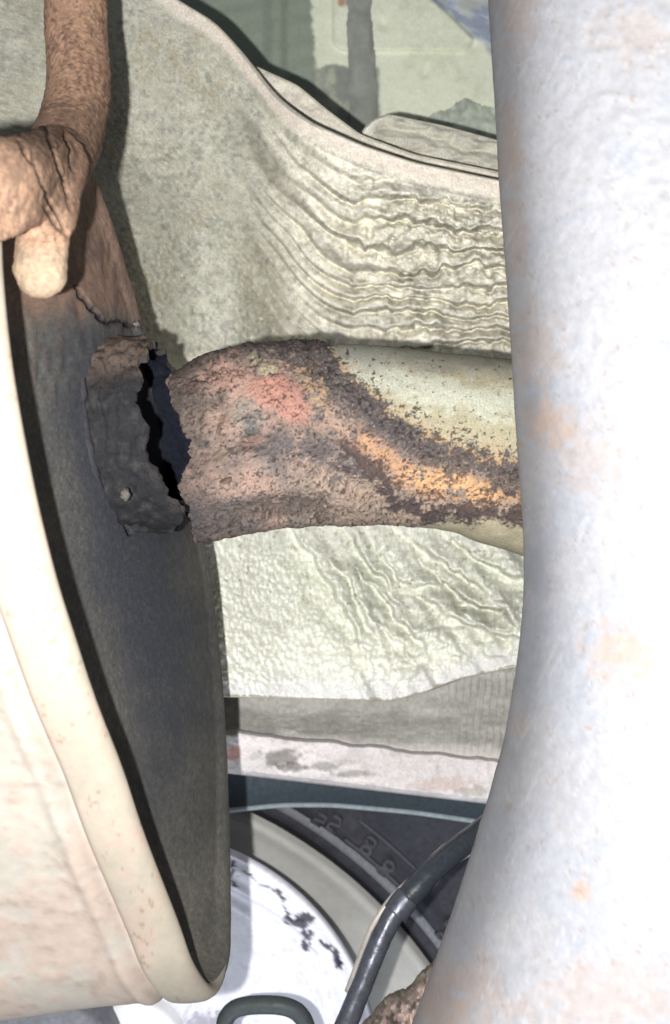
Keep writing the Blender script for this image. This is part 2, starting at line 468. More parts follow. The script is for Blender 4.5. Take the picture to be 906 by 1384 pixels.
def build_inner_shield():
    """second, plainer shield whose lip shows above the embossed one"""
    t = thing("heat_shield", "plain grey heat shield with a folded bright corner, showing above the embossed one", "heat shield", R(520, 240, .33))
    x = np.arange(340, 1000, 2.0)
    top = sm(x, [(340, 88), (364, 99), (402, 116), (440, 148), (487, 183), (560, 210), (1000, 300)], 6)
    v = np.linspace(0, 1, 50)
    Yg = top[:, None] + v[None] * 90; Xg = np.repeat(x[:, None], 50, 1)
    D = .316 + .0 * Yg - .0007 * fbm(Xg / 20, Yg / 12, 0.0, 3, 51) + .05 * ss(.35, 1, v)[None]
    col = np.broadcast_to(lin(206, 200, 186), Xg.shape + (3,)) * (1 + .12 * fbm(Xg / 16, Yg / 12, 0.0, 4, 52))[..., None]
    P = R(Xg, Yg, D)
    gridobj("lower_flange", P, M['shield'], t, col)
    tubeobj("folded_edge", P[::3, 0], .0004, M['hem'], t, 8)
    x = np.arange(490, 1000, 2.0)
    top = sm(x, [(490, 181), (497, 168), (510, 159), (528, 156), (600, 171), (670, 190), (1000, 270)], 3)
    v = np.linspace(0, 1, 60)
    Yg = top[:, None] + v[None] * 120; Xg = np.repeat(x[:, None], 60, 1)
    fold = .0022 * np.abs(fbm(Xg / 30, Yg / 14, 0.0, 3, 57)) + .0022 * np.abs(np.sin((Yg - top[:, None] * .75 - .06 * Xg + 4 * fbm(Xg / 40, Yg / 20, 0.0, 2, 55)) / 8.5))
    D = .336 - fold - .010 * ss(12, 0, Yg - top[:, None]) * 0 + .06 * ss(.5, 1, v)[None] - .004 * ss(520, 495, Xg)
    n = fbm(Xg / 16, Yg / 10, 0.0, 4, 53)
    col = mixc(np.broadcast_to(lin(190, 188, 174), Xg.shape + (3,)) * (1 + .12 * n)[..., None], lin(250, 248, 240), ss(520, 496, Xg + (Yg - 168) * .9))
    P = R(Xg, Yg, D)
    gridobj("upper_flange", P, M['shield'], t, col)
    tubeobj("folded_edge", P[::3, 0], .0004, M['hem'], t, 8)
build_inner_shield()

# ------------------------------------------------------------------ ribbed strip, cross beam, liner below the shield
def build_lower_structure():
    t = thing("ribbed_panel", "grey finely ribbed metal panel between the heat shield and the cross beam", "metal panel", R(480, 1010, .345))
    xs = np.arange(-150, 1000, 1.5); v = np.linspace(0, 1, 70)
    yt = sm(xs, [(180, 930), (560, 925), (620, 905), (700, 890), (1000, 870)], 8)
    yb = 1000 + (xs - 300) * .075
    Yg = yt[:, None] + v[None] * (yb - yt)[:, None]; Xg = np.repeat(xs[:, None], 70, 1)
    n = fbm(Xg / 30, Yg / 12, 0.0, 4, 61)
    k = ss(330, 420, Xg + 40 * n) * (0.4 + .6 * ss(560, 640, Xg)) * ss(1006, 985, Yg - (Xg - 300) * .06 + 8 * n)
    rib = np.abs(np.sin((Xg + .10 * Yg + 2 * n) / 9.5 * math.pi)) ** .7
    D = .362 - .0011 * rib * k - .016 * ss(.3, 1.0, v)[None] - .0006 * n
    col = np.broadcast_to(lin(168, 166, 160), Xg.shape + (3,)) * (1 + .16 * n + .1 * fbm(Xg / 5, Yg / 5, 0.0, 3, 62))[..., None]
    col = mixc(col, lin(196, 190, 186), ss(980, 1000, Yg - (Xg - 300) * .07))
    gridobj("ribbed_sheet", R(Xg, Yg, D), M['beam'], t, col)

    xs = np.arange(-150, 1000, 2.0)
    prof = [(-.10, .385), (0.0, .352), (.04, .343), (.10, .3395), (.5, .3385), (.9, .3395), (.97, .342), (1.0, .347), (1.0, .42)]
    pv = np.array(prof); s_ = np.linspace(0, len(pv) - 1, 90)
    vv = np.interp(s_, np.arange(len(pv)), pv[:, 0]); dd = np.interp(s_, np.arange(len(pv)), pv[:, 1])
    yt = 984 + (xs - 300) * .105 + 2 * fbm(xs / 30, xs * 0, 0.0, 3, 63); yb = 1045 + (xs - 305) * .117
    Yg = yt[:, None] + vv[None] * (yb - yt)[:, None]; Xg = np.repeat(xs[:, None], len(vv), 1)
    n = fbm(Xg / 32, Yg / 20, 0.0, 5, 64); n2 = fbm(Xg / 7, Yg / 6, 0.0, 4, 65)
    D = dd[None] - .0009 * n - .0004 * n2
    col = np.broadcast_to(lin(206, 200, 199), Xg.shape + (3,)) * (1 + .10 * n + .06 * n2)[..., None]
    for (px, py, rx, ry, c, a) in ((378, 1024, 26, 13, lin(120, 116, 112), .85), (392, 1036, 20, 7, lin(96, 92, 90), .7), (315, 1020, 14, 10, lin(196, 120, 104), .6),
                                   (440, 1036, 26, 6, lin(110, 108, 104), .6), (480, 1046, 30, 5, lin(120, 116, 110), .6), (600, 1060, 45, 9, lin(176, 150, 138), .5),
                                   (640, 1070, 20, 6, lin(140, 136, 120), .5), (345, 1022, 10, 6, lin(150, 146, 140), .5)):
        m = ss(1.25, .6, np.hypot((Xg - px) / rx, (Yg - py) / ry) + .35 * n2)
        col = mixc(col, c, m * a)
    b = gridobj("cross_beam", R(Xg, Yg, D), M['beam'], None, col)
    tag(b, "pale grey scuffed steel cross beam above the dark wheel arch", "beam"); b["kind"] = "thing"

    t = thing("wheel_arch_liner", "dark blue-grey wheel arch liner with a pale lip over the tyre", "arch liner", R(480, 1105, .37))
    xs = np.arange(-150, 1000, 4.0); v = np.linspace(0, 1, 30)
    yb = sm(xs, [(120, 1112), (305, 1096), (380, 1088), (450, 1088), (560, 1098), (650, 1111), (760, 1135), (1000, 1200)], 16)
    yt = yb * 0 + 1015 + (xs - 300) * .1
    Yg = yt[:, None] + v[None] * (yb - yt)[:, None]; Xg = np.repeat(xs[:, None], 30, 1)
    D = .372 - .008 * v[None] ** 2 + .0 * Xg
    P = R(Xg, Yg, D)
    gridobj("liner_sheet", P, M['liner'], t)
    tubeobj("lip", P[:, -1], .0010, M['liner_lip'], t, 8)
build_lower_structure()

# ------------------------------------------------------------------ wheel with tyre and rim
def build_wheel():
    d = .395
    c = R(56, 1684, d); k = d / F
    r0 = 650 * k
    t = thing("wheel", "road wheel with black tyre and grey rim behind the brake drum", "wheel", c)
    tp = [(r0 - .004, .012), (r0 + .0005, .006), (r0 + .003, .0015), (r0 + .006, .003), (r0 + .0085, .005), (r0 + .011, -.001), (r0 + .0145, -.002), (r0 + .018, -.001),
          (r0 + .020, .001), (r0 + .035, -.003), (r0 + .055, -.006), (r0 + .075, -.004), (r0 + .088, .004), (r0 + .098, .018), (r0 + .100, .05), (r0 + .098, .12), (r0 + .06, .16), (r0 - .004, .15)]
    pr = catmull(tp, 90)
    tyre = revolve("tyre", pr, c, M['tyre'], t, 260, noise=.0004)
    ring = [(r0 + .0085 + .0028 * math.cos(a), .003 + .0028 * math.sin(a)) for a in np.linspace(0, 2 * np.pi, 12)]
    revolve("bead_ridge", ring, c, M['tyre_edge'], tyre, 260)
    # raised block of moulded characters on the sidewall
    def arc_pt(r, a, y=-.006):
        return np.array([c[0] + r * math.cos(a), c[1] + y, c[2] + r * math.sin(a)])
    def ang(px, py):
        p = R(px, py, d); return math.atan2(p[2] - c[2], p[0] - c[0]), math.hypot(p[2] - c[2], p[0] - c[0])
    def yoff(r):
        return float(np.interp(r, pr[:40, 0], pr[:40, 1]))
    def bar(a_list, r_list, w):
        path = np.array([arc_pt(r, a, yoff(r) - .0004) for a, r in zip(a_list, r_list)])
        tubeobj("moulded_mark", path, w, M['tyre_mark'], tyre, 6)
    for (px, py, kind) in ((432, 1107, 's'), (452, 1112, 's'), (498, 1142, '8'), (522, 1172, '8'), (600, 1262, 's'), (612, 1246, 's')):
        a, r = ang(px, py)
        da = 7.0 * k / r
        if kind == '8':
            for dr in (-5.5 * k, 5.5 * k):
                th = np.linspace(0, 2 * np.pi, 15)
                bar(a + da * np.cos(th), r + dr + 5 * k * np.sin(th), .0011)
        else:
            bar([a + da, a - da * .7, a - da, a + da * .8, a + da, a - da], [r + 8 * k, r + 9 * k, r + 1 * k, r - 1 * k, r - 8 * k, r - 9 * k], .0011)
    a1, r1 = ang(482, 1128); a2, r2 = ang(540, 1182)
    rr = (r1 + r2) / 2 + 4 * k
    for dr in (15 * k, -15 * k):
        aa = np.linspace(a1 + .015, a2 - .015, 16); bar(aa, np.full(16, rr + dr), .0009)
    rim = catmull([(r0 - .001, .004), (r0 - .004, -.001), (r0 - .008, .001), (r0 - .014, .003), (r0 - .05, .008), (r0 - .09, .016), (r0 - .13, .03), (.03, .05), (.0005, .05)], 80)
    revolve("rim", rim, c, M['rim'], t, 260, noise=.0003)
build_wheel()

def build_drum():
    d = .352
    c = R(186, 1456, d); k = d / F; r0 = 328 * k
    t = thing("brake_drum", "white brake drum face with chipped dark cracks inside the wheel", "brake drum", c)
    def colf(P):
        px, py = to_px(P)
        n = fbm(px / 22, py / 22, 0.0, 4, 71); n2 = fbm(px / 6, py / 6, 0.0, 3, 72)
        col = np.broadcast_to(np.array([.80, .80, .88]), P.shape).copy() * (1 + .05 * n)[..., None]
        col = mixc(col, np.array([.62, .60, .68]), ss(.2, .9, n2 + .4 * n) * .5)
        for pts, w in (([(313, 1168), (314, 1182), (317, 1196)], 3), ([(372, 1206), (383, 1218), (388, 1235), (396, 1246)], 2), ([(388, 1244), (402, 1246), (412, 1250), (414, 1266), (413, 1282)], 5),
                       ([(404, 1240), (418, 1243)], 5), ([(432, 1270), (445, 1280)], 2), ([(448, 1276), (454, 1294), (457, 1310)], 3), ([(330, 1180), (372, 1204)], .8), ([(455, 1300), (462, 1312)], 1.5)):
            dd, al = pdist(px + 4 * n2, py + 4 * n, pts)
            col = mixc(col, lin(48, 48, 60), ss(w + 1.5, w - 1, dd + 2 * n2) * .92)
        dd, al = pdist(px, py, [(306, 1200), (350, 1222), (390, 1246), (430, 1290)])
        col = mixc(col, np.array([.55, .55, .66]), ss(2.2, .8, dd) * .6)
        m = ss(1.2, .5, np.hypot((px - 275) / 40, (py - 1385) / 22) + .5 * n2)
        return mixc(col, lin(150, 146, 158), m * .8)
    rr = np.concatenate([np.linspace(r0 - .001, r0 * .35, 150), np.linspace(r0 * .34, .0005, 20)])
    prof = [(r0 - .004, .010), (r0 - .001, .007), (r0, .004), (r0 - .0003, .002)] + [(r, 0.0006 * math.sin((r0 - r) * 900) * (r > r0 - .02) - (.0 if r > r0 - .012 else -.0012)) for r in rr]
    revolve("drum_face", prof, c, M['drum'], t, 420, colf=colf)
    hc = R(182, 1420, d - .004)
    revolve("daylight_hub", catmull([(.020, .006), (.0195, .001), (.018, -.001), (.010, -.002), (.0004, -.002)], 24), hc, M['daylight_hub'], t, 60)  # disc carries the bright daylight spot in its white colour
    hc = R(60, 1450, d - .02)
    revolve("adjuster_boss", catmull([(.027, .02), (.027, .003), (.025, 0), (.015, -.001), (.0004, -.001)], 24), hc, M['drumdark'], t, 60)
build_drum()

# ------------------------------------------------------------------ brake hose, loop, rusty bracket
def path3(pts, n):
    p = catmull(pts, n); return R(p[:, 0], p[:, 1], p[:, 2])

def build_hose():
    t = thing("brake_hose", "grey brake hose with metal pipe end crossing the tyre", "hose", R(465, 1420, .29))
    p = [(440, 1440, .285), (468, 1384, .287), (490, 1330, .29), (508, 1284, .293), (530, 1240, .296), (546, 1218, .298)]
    tubeobj("metal_pipe", path3(p, 60), .0035, M['pipe_metal'], t, 20, noise=.05, nscale=250)
    p = [(538, 1230, .297), (556, 1208, .299), (590, 1172, .304), (630, 1138, .312), (690, 1095, .325), (760, 1060, .335)]
    tubeobj("rubber_hose", path3(p, 60), .0040, M['hose'], t, 20, noise=.04, nscale=200)
    p = [(534, 1236, .2965), (542, 1224, .2975), (551, 1213, .2985)]
    tubeobj("ferrule", path3(p, 12), .0043, M['pipe_metal'], t, 20)
    p = [(470, 1340, .300), (488, 1292, .300), (504, 1252, .300), (528, 1216, .302), (560, 1185, .306), (600, 1146, .312), (650, 1112, .322)]
    tubeobj("thin_wire", path3(p, 60), .0011, M['wire'], t, 10)
    p = [(560, 1222, .306), (590, 1190, .31), (620, 1162, .314), (660, 1140, .32)]
    tubeobj("thin_wire", path3(p, 40), .0010, M['wire'], t, 10)
build_hose()

lp = tubeobj("rubber_loop", path3([(290, 1440, .30), (302, 1400, .30), (306, 1376, .30), (322, 1362, .30), (355, 1358, .30), (388, 1361, .30), (408, 1374, .30), (418, 1400, .30), (424, 1440, .30)], 90), .0029, M['loop'], None, 16)
tag(lp, "dark rubber loop standing in front of the white brake drum", "rubber loop")

def build_bracket():
    x = np.arange(455, 720, 1.5); v = np.linspace(0, 1, 90)
    top = sm(x, [(455, 1420), (490, 1384), (503, 1368), (515, 1350), (545, 1336), (566, 1318), (585, 1296), (620, 1280), (720, 1260)], 4) + 4 * fbm(x / 9, x * 0, 0.0, 4, 81)
    Yg = top[:, None] + v[None] * 180; Xg = np.repeat(x[:, None], 90, 1)
    n = fbm(Xg / 14, Yg / 22, 0.0, 5, 82); n2 = fbm(Xg / 5, Yg / 8, 0.0, 3, 83)
    D = .262 + .03 * (1 - np.sqrt(np.clip(v * 3, 0, 1)))[None] - .003 * n - .001 * n2
    col = np.broadcast_to(lin(178, 158, 150), Xg.shape + (3,)) * (1 + .15 * n)[..., None]
    col = mixc(col, lin(70, 62, 60), ss(.1, .6, n2 + .4 * n) * .8)
    col = mixc(col, lin(120, 116, 100), ss(.2, .02, v)[None] * .6 * np.ones_like(Xg))
    b = gridobj("rusty_bracket", R(Xg, Yg, D), M['rust'], None, col)
    tag(b, "lumpy brown rusted bracket beside the metal end of the brake hose", "bracket")
build_bracket()

# ------------------------------------------------------------------ broken exhaust pipe
def build_pipe():
    t = thing("exhaust_pipe", "rusted exhaust pipe with orange and black scale, snapped at the muffler", "exhaust pipe", R(480, 720, .25))
    PT = [(200, 520), (228, 508), (262, 489), (330, 467), (400, 462), (480, 465), (560, 470), (690, 484), (1000, 512)]
    PB = [(200, 738), (262, 735), (285, 730), (330, 722), (400, 711), (530, 708), (620, 724), (700, 752), (1000, 830)]
    xs = np.concatenate([np.linspace(0, 1, 330) ** 1.0 * 490, np.arange(496, 760, 8.0)])
    th = np.concatenate([np.linspace(-1.75, 1.75, 330), np.linspace(1.75, 2 * np.pi - 1.75, 50)[1:-1]])
    TH = np.broadcast_to(th[None], (len(xs), len(th)))
    # ragged broken end: starting x by angle (front face)
    yy = np.sin(TH[0])
    ang = np.array([-np.pi, -1.75, -1.45, -1.0, -.62, -.38, -.2, .05, .3, .7, 1.2, 1.6, 1.9, np.pi])
    st = np.array([250, 262, 274, 264, 250, 240, 252, 259, 244, 233, 230, 240, 244, 250.])
    tw = (th + np.pi) % (2 * np.pi) - np.pi
    start = np.interp(tw, ang, st) + 3.5 * fbm(tw * 9, tw * 0, 0.0, 4, 91) + 2 * fbm(tw * 40, tw * 0, 0.0, 2, 92)
    X = start[None] + xs[:, None] * (700 - start[None]) / 490.0
    yt, yb = sm(X, PT, 10), sm(X, PB, 10)
    yc, r = (yt + yb) / 2, (yb - yt) / 2 * .982
    dc = .252 + .012 * ss(300, 700, X)
    rm = r * dc / F
    cen = R(X, yc, dc)
    nrm = np.stack([0 * TH, -np.cos(TH), np.sin(TH)], -1)
    # crushed at the broken end
    ky = 0.93 - .12 * ss(320, 240, X)
    P0 = cen + np.stack([0 * TH, -np.cos(TH) * rm * ky, np.sin(TH) * rm], -1)
    P0[..., 0] = (X - CX) / F * P0[..., 1]
    px, py = to_px(P0)
    n1 = fbm(px / 60, py / 40, 0.0, 4, 93); n2 = fbm(px / 16, py / 13, 0.0, 4, 94); n3 = fbm(px / 5, py / 4.5, 0.0, 3, 95); n4 = fbm(px / 2.6, py / 2.6, 0.0, 2, 96)
    front = ss(-.1, .2, np.cos(TH))
    yband = sm(px, [(300, 440), (430, 466), (470, 522), (540, 582), (600, 612), (690, 638), (1000, 660)], 8)
    clean = ss(-4, 6, yband - 14 - py + 13 * n2 + 12 * n3) * ss(425, 445, px)
    ylow = sm(px, [(300, 760), (500, 728), (545, 708), (620, 704), (700, 706), (1000, 730)], 8)
    cleanlow = ss(-3, 4, py - ylow + 6 * n2 + 4 * n3) * ss(500, 540, px)
    flaky = 1 - np.maximum(clean, cleanlow)
    h = flaky * (.0003 * n2 + .00022 * n3 + .00014 * n4 + .0005) + .0005 * n1
    # dents and folds at the torn end
    for pts, w, dep in (([(270, 610), (320, 598), (362, 586)], 9, .0022), ([(320, 585), (340, 600), (372, 592)], 5, .0018), ([(258, 520), (285, 500), (340, 492)], 9, .0014), ([(290, 515), (296, 560), (288, 590)], 6, .0008),
                        ([(350, 600), (420, 622), (480, 650), (530, 690)], 12, .0013), ([(290, 690), (360, 684), (430, 676)], 10, .0010)):
        d, al = pdist(px + 4 * n2, py + 4 * n3, pts)
        f = np.sin(np.clip(al, .04, .96) * math.pi) ** .5 * front
        h = h - dep * f * np.exp(-(d / w) ** 2) + .5 * dep * f * np.exp(-((d - 2.2 * w) / w) ** 2)
    d, al = pdist(px, py, [(368, 528), (392, 548)])
    patch = ss(34, 12, d + 9 * n2 + 5 * n3)
    h = h + .0008 * patch - .0006 * patch * n3 * 0
    P = P0 + nrm * h[..., None]
    shp = px.shape + (3,)
    n5 = fbm(px / 3.2, py / 2.2, 0.0, 3, 97); nb = fbm(px / 34, py / 26, 0.0, 4, 98)
    def lay(a, c, m):
        return mixc(a, c, np.clip(m, 0, 1))
    rust = np.broadcast_to(lin(148, 124, 114), shp) * (1 + .16 * n1 + .10 * n5)[..., None]
    rust = lay(rust, lin(182, 142, 128), ss(-.1, .9, nb + .6 * n3) * .75)
    rust = lay(rust, lin(116, 104, 104), ss(.0, .8, -nb + .5 * n2 + .4 * n3) * .75)
    rust = lay(rust, lin(176, 152, 132), ss(600, 650, py) * ss(360, 430, px) * (.45 + .3 * n3))
    rust = lay(rust, lin(140, 138, 130), ss(34, 8, np.hypot(px - 335, (py - 556) / 1.2) + 12 * n2 + 6 * n3) * .7)
    d, al = pdist(px, py, [(300, 508), (340, 524), (372, 532), (394, 548)])
    rust = lay(rust, lin(186, 138, 122), ss(36, 8, d + 12 * n2 + 8 * n3) * .7)
    rust = lay(rust, lin(188, 124, 109), patch * .75)
    rust = lay(rust, lin(178, 140, 126), ss(36, 4, np.hypot((px - 330) / 1.3, (py - 655) / .8) + 16 * n2 + 10 * n3) * .6)
    rust = lay(rust, lin(182, 146, 128), ss(46, 8, np.hypot((px - 470) / 1.1, (py - 575) / .9) + 20 * n2 + 14 * n3) * .7)
    d, al = pdist(px, py, [(395, 480), (420, 500), (436, 535)])
    rust = lay(rust, lin(196, 154, 112), ss(24, 4, d + 12 * n2 + 9 * n3) * .75)
    d, al = pdist(px, py, [(345, 486), (362, 505), (374, 498)])
    rust = lay(rust, lin(196, 182, 144), ss(9, 2, d + 5 * n3) * .8)
    # darker along the top edge and broken end
    rust = lay(rust, lin(86, 78, 80), ss(34, 4, py - sm(px, PT, 10) + 12 * n2 + 8 * n3) * ss(300, 350, px) * .75)
    rust = lay(rust, lin(84, 74, 70), ss(330, 238, px - 30 * n2 - 12 * n3) * .75)
    rust = lay(rust, lin(70, 68, 76), ss(46, 10, np.hypot(px - 262, (py - 700) / 1.0) + 16 * n2) * .75)
    d, al = pdist(px, py, [(352, 590), (392, 602), (440, 612), (490, 640)])
    rust = lay(rust, lin(84, 80, 86), ss(26, 2, d + 16 * n2 + 13 * n3) * .75)
    d, al = pdist(px, py, [(300, 700), (360, 688), (440, 678)])
    rust = lay(rust, lin(84, 74, 70), ss(22, 2, d + 12 * n2 + 12 * n3) * .75)
    # orange scale
    d, al = pdist(px, py, [(500, 600), (540, 632), (585, 652), (640, 652), (705, 664)])
    m = ss(38, 6, d + 24 * n2 + 16 * n3)
    rust = lay(rust, lin(206, 150, 108), m * .88)
    d, al = pdist(px, py, [(570, 640), (610, 640), (660, 668)])
    rust = lay(rust, lin(244, 180, 116), ss(26, 4, d + 18 * n2 + 14 * n3) * .9)
    # dark purple-grey scale band
    d, al = pdist(px, py, [(395, 474), (432, 484), (462, 520), (520, 575), (580, 612), (640, 625), (710, 648)])
    dk = ss(32, 10, d + 17 * n2 + 15 * n3)
    rust = lay(rust, mixc(np.broadcast_to(lin(84, 76, 78), shp), lin(140, 126, 120), ss(0, .8, n5)), dk * .92)
    rust = lay(rust, lin(52, 46, 52), dk * ss(.05, .55, n3 + .4 * n5) * .85)
    d, al = pdist(px, py, [(470, 612), (512, 640), (535, 676), (585, 692), (705, 692)])
    m = ss(20, 4, d + 15 * n2 + 14 * n3)
    rust = lay(rust, lin(76, 64, 68), m * .9)
    rust = lay(rust, lin(60, 50, 50), ss(.32, .75, n5 + .45 * n3 + .2 * n1) * .8)
    cl = np.broadcast_to(lin(184, 172, 142), shp) * (1 + .07 * n1 + .04 * n5)[..., None]
    d, al = pdist(px, py, [(470, 480), (560, 520), (640, 540), (720, 548)])
    cl = lay(cl, lin(204, 202, 184), ss(34, 8, d + 14 * n2 + 9 * n3) * .9)
    cl = lay(cl, lin(150, 146, 138), ss(512, 478, py - (px - 500) * .08 + 6 * n2) * .7)
    cl = lay(cl, lin(200, 150, 108), ss(52, 4, np.abs(yband - py)) * .7 * ss(-.4, .5, n2 + .6 * n3))
    spk = ss(70, 6, np.abs(yband - py) + 10 * n2)
    cl = lay(cl, lin(74, 58, 52), ss(.62, .9, n3 + .4 * n5 + .75 * spk - .25) * .85)
    col = mixc(rust, cl, clean)
    col = mixc(col, np.broadcast_to(lin(186, 172, 142), shp) * (1 + .08 * n2)[..., None], cleanlow)
    g = col.mean(-1, keepdims=True)
    col = (g + (col - g) * .80) * np.array([.655, .675, .645])
    gridobj("tube", P, M['rust'], t, col, wv=True)
    inner = P[:200:4] - nrm[:200:4] * .0022
    gridobj("soot_shade_lining", inner, M['soot'], t, None, wv=True, flip=True)
    # torn lip joining the outer and inner walls
    rim = np.stack([P[0], P[0] - nrm[0] * .0011 - np.array([.0004, 0, 0]), inner[0]], 0)
    gridobj("torn_edge", rim, M['rust'], t, np.broadcast_to(lin(96, 84, 82), rim.shape), wv=True)
    # lifted flakes of rust
    rng = np.random.default_rng(4)
    for (fx, fy, a, ln) in ((352, 592, .25, 15), (331, 603, .1, 10), (305, 648, .3, 8)):
        i = np.unravel_index(np.argmin((px - fx) ** 2 + (py - fy) ** 2 + 1e5 * (np.cos(TH) < 0)), px.shape)
        q = P[i]; nn = nrm[i]
        u = np.array([math.cos(a), 0, math.sin(a)]); w = np.cross(nn, u)
        L = ln * .25 / F; vts = []
        m = 9
        for j in range(m):
            b = 2 * np.pi * j / m; rr = L * (1 + .35 * rng.uniform(-1, 1))
            pt = q + u * rr * math.cos(b) + w * rr * .5 * math.sin(b) + nn * (.0004 + .0012 * max(math.sin(b), 0))
            vts.append(pt)
        vts = np.array(vts); low = vts - nn * .0009
        fc = [tuple(range(m)), tuple(range(m, 2 * m))[::-1]] + [(j, (j + 1) % m, m + (j + 1) % m, m + j) for j in range(m)]
        link("rust_flake", np.vstack([vts, low]), fc, M['rust'], t, np.broadcast_to(lin(112, 92, 85) * rng.uniform(.7, 1.1), (2 * m, 3)), smooth=False)
build_pipe()

# ------------------------------------------------------------------ muffler
def build_muffler():
    pn, pf, pb = R(60, 720, .165), R(262, 680, .278), R(288, 1338, .226)
    nrm = np.cross(pf - pn, pb - pn); nrm /= np.linalg.norm(nrm)
    if nrm[0] < 0: nrm = -nrm
    outl = [(288, 1341), (262, 1306), (240, 1246), (195, 1130), (165, 1040), (130, 950), (100, 860), (75, 780), (50, 680), (30, 580), (15, 490), (6, 410), (1, 335), (3, 270), (16, 220), (44, 196),
            (80, 202), (110, 224), (133, 262), (160, 340), (190, 440), (232, 585), (275, 740), (291, 850), (301, 960), (307, 1100), (309, 1220), (308, 1290), (302, 1328)]
    o = catmull(outl, 520, closed=True)
    ray = R(o[:, 0], o[:, 1], 1.0)
    dep = (pn @ nrm) / (ray @ nrm)
    rim = ray * dep[:, None]
    for _ in range(3): rim = (np.roll(rim, 1, 0) + 2 * rim + np.roll(rim, -1, 0)) / 4
    cen = rim.mean(0)
    tan = np.roll(rim, -2, 0) - np.roll(rim, 2, 0); tan /= np.linalg.norm(tan, axis=1)[:, None]
    inw = np.cross(nrm, tan); inw /= np.linalg.norm(inw, axis=1)[:, None]
    if ((cen - rim) * inw).sum() < 0: inw = -inw
    for _ in range(12): inw = (np.roll(inw, 1, 0) + 2 * inw + np.roll(inw, -1, 0)) / 4
    inw /= np.linalg.norm(inw, axis=1)[:, None]
    t = thing("muffler", "oval exhaust muffler with rolled rim and sooty end plate, snapped off its pipe", "muffler", rim[np.argmin(rim[:, 2])])
    axis = np.array([-1.0, -.06, -.11]); axis /= np.linalg.norm(axis)
    # shell and rolled rim: rings along the axis, pushed outward
    def rings(prof):
        return np.stack([rim + axis * a - inw * out for a, out in prof], 0)
    sh = rings([(a, -.0002 - .0016 * math.exp(-((a - .0128) / .0012) ** 2) + .0010 * math.exp(-((a - .0165) / .0018) ** 2)) for a in np.concatenate([np.linspace(.0115, .09, 150), np.linspace(.1, .32, 20)])])
    px, py = to_px(sh)
    n1 = fbm(px / 90, py / 90, 0.0, 4, 101); n2 = fbm(px / 22, py / 10, 0.0, 4, 102)
    sh = sh - inw[None] * (.0005 * n1 + .00012 * n2)[..., None]
    col = np.broadcast_to(np.array([.330, .302, .262]), sh.shape) * (1 + .10 * n1)[..., None]
    col = mixc(col, np.array([.335, .250, .208]), ss(.0, .7, n1 + .5 * n2 + ss(900, 1250, py) * .35 - .1) * .65)
    col = mixc(col, np.array([.23, .20, .165]), ss(.45, .9, n2) * .5)
    gridobj("shell", sh, M['shell'], t, col, wv=True)
    prof = catmull([(.0128, -.0016), (.0120, -.0002), (.0108, .0012), (.0090, .0018), (.006, .0022), (.003, .0022), (.001, .0014), (.0, .0), (.0003, -.0012), (.0015, -.002), (.004, -.0026)], 60)
    # the rim stands proud on the near side only; on the far side the plate runs out to the edge
    vdir = (pf - pn) / np.linalg.norm(pf - pn)
    lax = np.cross(nrm, vdir)
    rel = rim - cen
    uu, ww = rel @ lax, rel @ vdir
    mid = np.interp(uu, *(lambda q: (q[:, 0], q[:, 1]))(np.array([(b, (ww[np.abs(uu - b) < .006].max() + ww[np.abs(uu - b) < .006].min()) / 2) for b in np.linspace(uu.min(), uu.max(), 30)])))
    nearw = ss(.010, -.010, ww - mid)
    for _ in range(12): nearw = (np.roll(nearw, 1) + 2 * nearw + np.roll(nearw, -1)) / 4
    rm = np.stack([rim + axis * a - inw * ((out if out < 0 else 0) + max(out, 0) * (.15 + .85 * nearw))[:, None] for a, out in prof], 0)
    px, py = to_px(rm)
    n1 = fbm(px / 60, py / 60, 0.0, 4, 103); n2 = fbm(px / 12, py / 7, 0.0, 4, 104)
    col = np.broadcast_to(np.array([.305, .268, .215]), rm.shape) * (1 + .12 * n1)[..., None]
    col = mixc(col, np.array([.34, .25, .205]), ss(.1, .8, n1 + .3 * n2) * .6)
    col = mixc(col, np.array([.17, .14, .10]), ss(.72, 1.0, n2 + .15 * n1) * .6)
    col = mixc(col, np.array([.40, .31, .27]), ss(.010, .0118, prof[:, 0])[:, None] * .6 * np.ones(px.shape))  # pinkish highlight of the ridge put into the rim colour
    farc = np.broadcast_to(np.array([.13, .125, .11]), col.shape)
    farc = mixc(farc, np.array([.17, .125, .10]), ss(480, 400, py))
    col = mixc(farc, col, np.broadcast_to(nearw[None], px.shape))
    gridobj("rolled_rim", rm, M['shell'], t, col, wv=True)
    # dished end plate
    rr = np.linspace(0, 1, 190)
    ub = np.linspace(uu.min(), uu.max(), 30)
    hw = np.array([(ww[np.abs(uu - b) < .006].max() - ww[np.abs(uu - b) < .006].min()) / 2 for b in ub])
    mb = np.array([(ww[np.abs(uu - b) < .006].max() + ww[np.abs(uu - b) < .006].min()) / 2 for b in ub])
    up_, wp_ = (1 - rr)[:, None] * uu[None], (1 - rr)[:, None] * ww[None]
    ff = np.clip(.5 + (wp_ - np.interp(up_, ub, mb)) / (2 * np.maximum(np.interp(up_, ub, hw), .012)), 0, 1)
    tipf = ss(0, .03, up_ - uu.min()) * ss(0, .03, uu.max() - up_)
    deep = .0135 * (1 - ff) ** 1.5 * (.35 + .65 * tipf) + .0008
    edge0 = .0022 * nearw - .0004 * (1 - nearw)
    k0 = ss(0, .10, rr)[:, None]
    dish = edge0[None] * (1 - k0) + deep * k0
    start = rim + inw * (.0022 * nearw - .0012 * (1 - nearw))[:, None]
    c2 = cen + 0 * nrm
    pl = start[None] * (1 - rr)[:, None, None] + c2[None, None] * rr[:, None, None] - nrm[None, None] * dish[:, :, None]
    px, py = to_px(pl)
